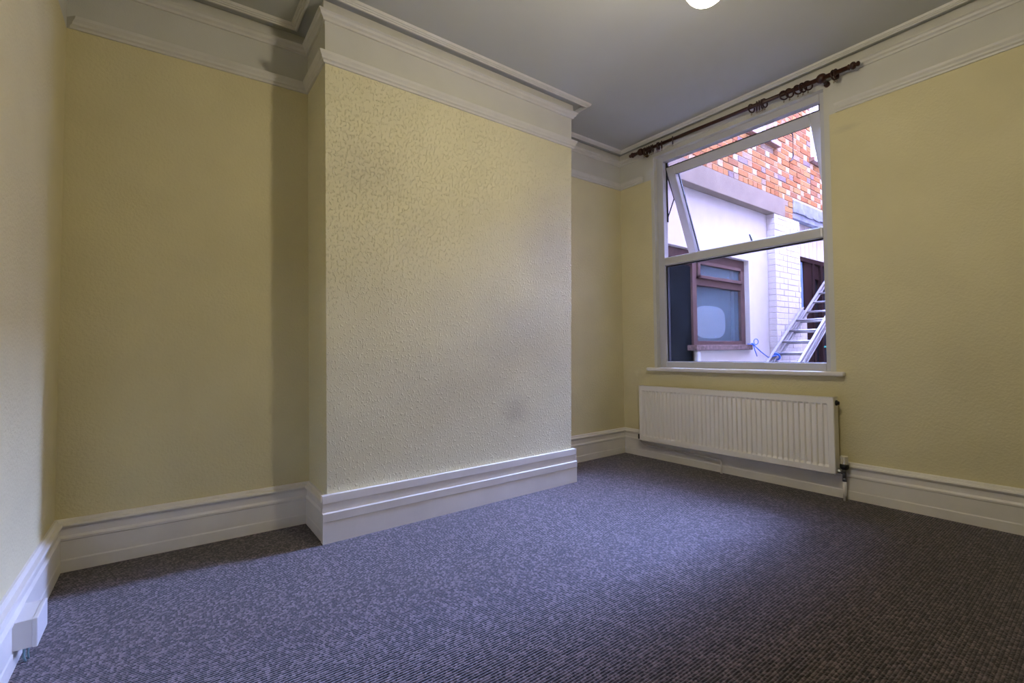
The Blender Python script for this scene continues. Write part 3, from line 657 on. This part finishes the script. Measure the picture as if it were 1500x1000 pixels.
def brick_sill(x0, x1, z):
    m = MB(); y0 = Y0-0.065
    m.prism([(x0, y0, z-0.085), (x0, Y0+0.10, z-0.085), (x0, Y0+0.10, z), (x0, y0, z-0.03)], [(x1, y0, z-0.085), (x1, Y0+0.10, z-0.085), (x1, Y0+0.10, z), (x1, y0, z-0.03)])
    put(m.build('brick_ledge', mat('brown_tile', (0.17, 0.08, 0.05), 0.6, noise=0.2, nscale=20), bevel=0.006), house)
brick_sill(5.80, 6.66, UA[2]+0.01); brick_sill(7.68, 8.66, UB[2]+0.01)
m = MB(); m.tube([(6.98, Y0+0.02, 3.782), (6.99, Y0-0.03, 3.790), (7.06, Y0-0.035, 3.790), (7.075, Y0-0.035, 3.775), (7.07, Y0-0.035, 3.50), (7.05, Y0-0.030, 3.44), (7.00, Y0-0.02, 3.41)], 0.0095, 8)
put(m.build('iron_hook', M['iron']), house)

GB = mat('blocker_brick', (0.20, 0.15, 0.13), 0.9, spec=0.0, noise=0.2, nscale=10)  # dark greyish colour for the added sky blockers
tag(box(4.0, 14, -5.0, -1.75, -0.12, 15.0).build('wall_blocker_right', GB), 'tall unseen blocker wall on the far side of the yard, added to cut sky light', 'wall', kind='structure')  # unseen; added to keep sky light off the brick wing
tag(box(14.5, 17, -6, 6, -0.12, 6.2).build('wall_blocker_end', GB), 'lower unseen blocker wall closing the end of the yard, added to shape the window light', 'wall', kind='structure')  # unseen; added to hide low sky from the left wall

# ------------------------------------------------------------------ ladder
lad = thing('extension_ladder', (5.0, 0.03, -0.12), 'aluminium extension ladder leaning away across the yard beside the white pier', 'ladder')
LA = math.atan2(0.7098, 1.0586); LD = Vector((math.cos(LA), 0, math.sin(LA))); LN = Vector((math.sin(LA), 0, -math.cos(LA)))
A0 = Vector((6.1185, 0, 0.7628))
def LPt(s, d, y): p = A0+LD*s+LN*d; return (p.x, y, p.z)
def lbox(m, s0, s1, d0, d1, y0, y1): m.hexa([LPt(s0, d0, y0), LPt(s0, d1, y0), LPt(s0, d1, y1), LPt(s0, d0, y1), LPt(s1, d0, y0), LPt(s1, d1, y0), LPt(s1, d1, y1), LPt(s1, d0, y1)])
yl, yr_ = 0.195, -0.172
for k, (s0, s1, inset, rs) in enumerate(((-1.02, 1.29, 0.0, 0.0), (-1.00, 2.75, 0.006, 0.09))):
    d0 = 0.080*k; dp = 0.058
    for sgn, ye in ((1, yl-inset), (-1, yr_+inset)):
        m = MB()
        f0, f1 = sorted((ye+sgn*0.004, ye-sgn*0.026))
        lbox(m, s0, s1, d0, d0+0.009, f0, f1); lbox(m, s0, s1, d0+dp-0.009, d0+dp, f0, f1)
        w0, w1 = sorted((ye-sgn*0.006, ye-sgn*0.013)); lbox(m, s0, s1, d0+0.007, d0+dp-0.007, w0, w1)
        put(m.build('stile', M['alu'], merge=False), lad)
    s = rs-1.0
    while s < s1-0.08:
        if s > s0+0.05:
            m = MB(); m.tube([LPt(s, d0+0.029, yr_+inset+0.008), LPt(s, d0+0.029, yl-inset-0.008)], 0.0135, 8); put(m.build('rung', M['alu']), lad)
        s += 0.25
# blue rope tying the ladder to the window ledge
m = MB(); P0 = Vector((6.02, 0.285, 0.985)); P1 = Vector((6.22, 0.20, 0.825))
m.tube([(5.92, 0.30, 0.992), (5.98, 0.287, 0.990), P0], 0.006, 6); m.tube([P0, P0.lerp(P1, 0.5)-Vector((0, 0, 0.006)), P1], 0.006, 6)
m.torus(P0+Vector((0.05, -0.01, 0.035)), (0.35, 1, 0), 0.034, 0.005, 14, 6); m.tube([P0, P0+Vector((0.02, -0.01, -0.07)), P0+Vector((0.07, -0.01, -0.14))], 0.006, 6)
m.tube([P0+Vector((-0.03, 0, 0.01)), P0+Vector((0.03, -0.005, -0.005))], 0.013, 6)
m.tube([P1, Vector((6.30, 0.16, 0.85)), Vector((6.33, 0.14, 0.86))], 0.010, 6)
rp = LPt(0.10, 0.05, 0.17)
m.torus((6.33, 0.165, 0.838), LD, 0.045, 0.011, 14, 6)
o = m.build('blue_rope', M['rope']); tag(o, 'bright blue rope tied in a bow from the window ledge to the ladder', 'rope')
m = MB(); m.tube([(7.64, 0.10, 0.95), (7.9, 0.0, 0.88), (8.1, -0.1, 0.80), (8.3, -0.2, 0.60), (8.4, -0.3, -0.11)], 0.012, 6)
o = m.build('green_hose', M['hose']); tag(o, 'thin green hose hanging behind the right side of the ladder', 'hose')
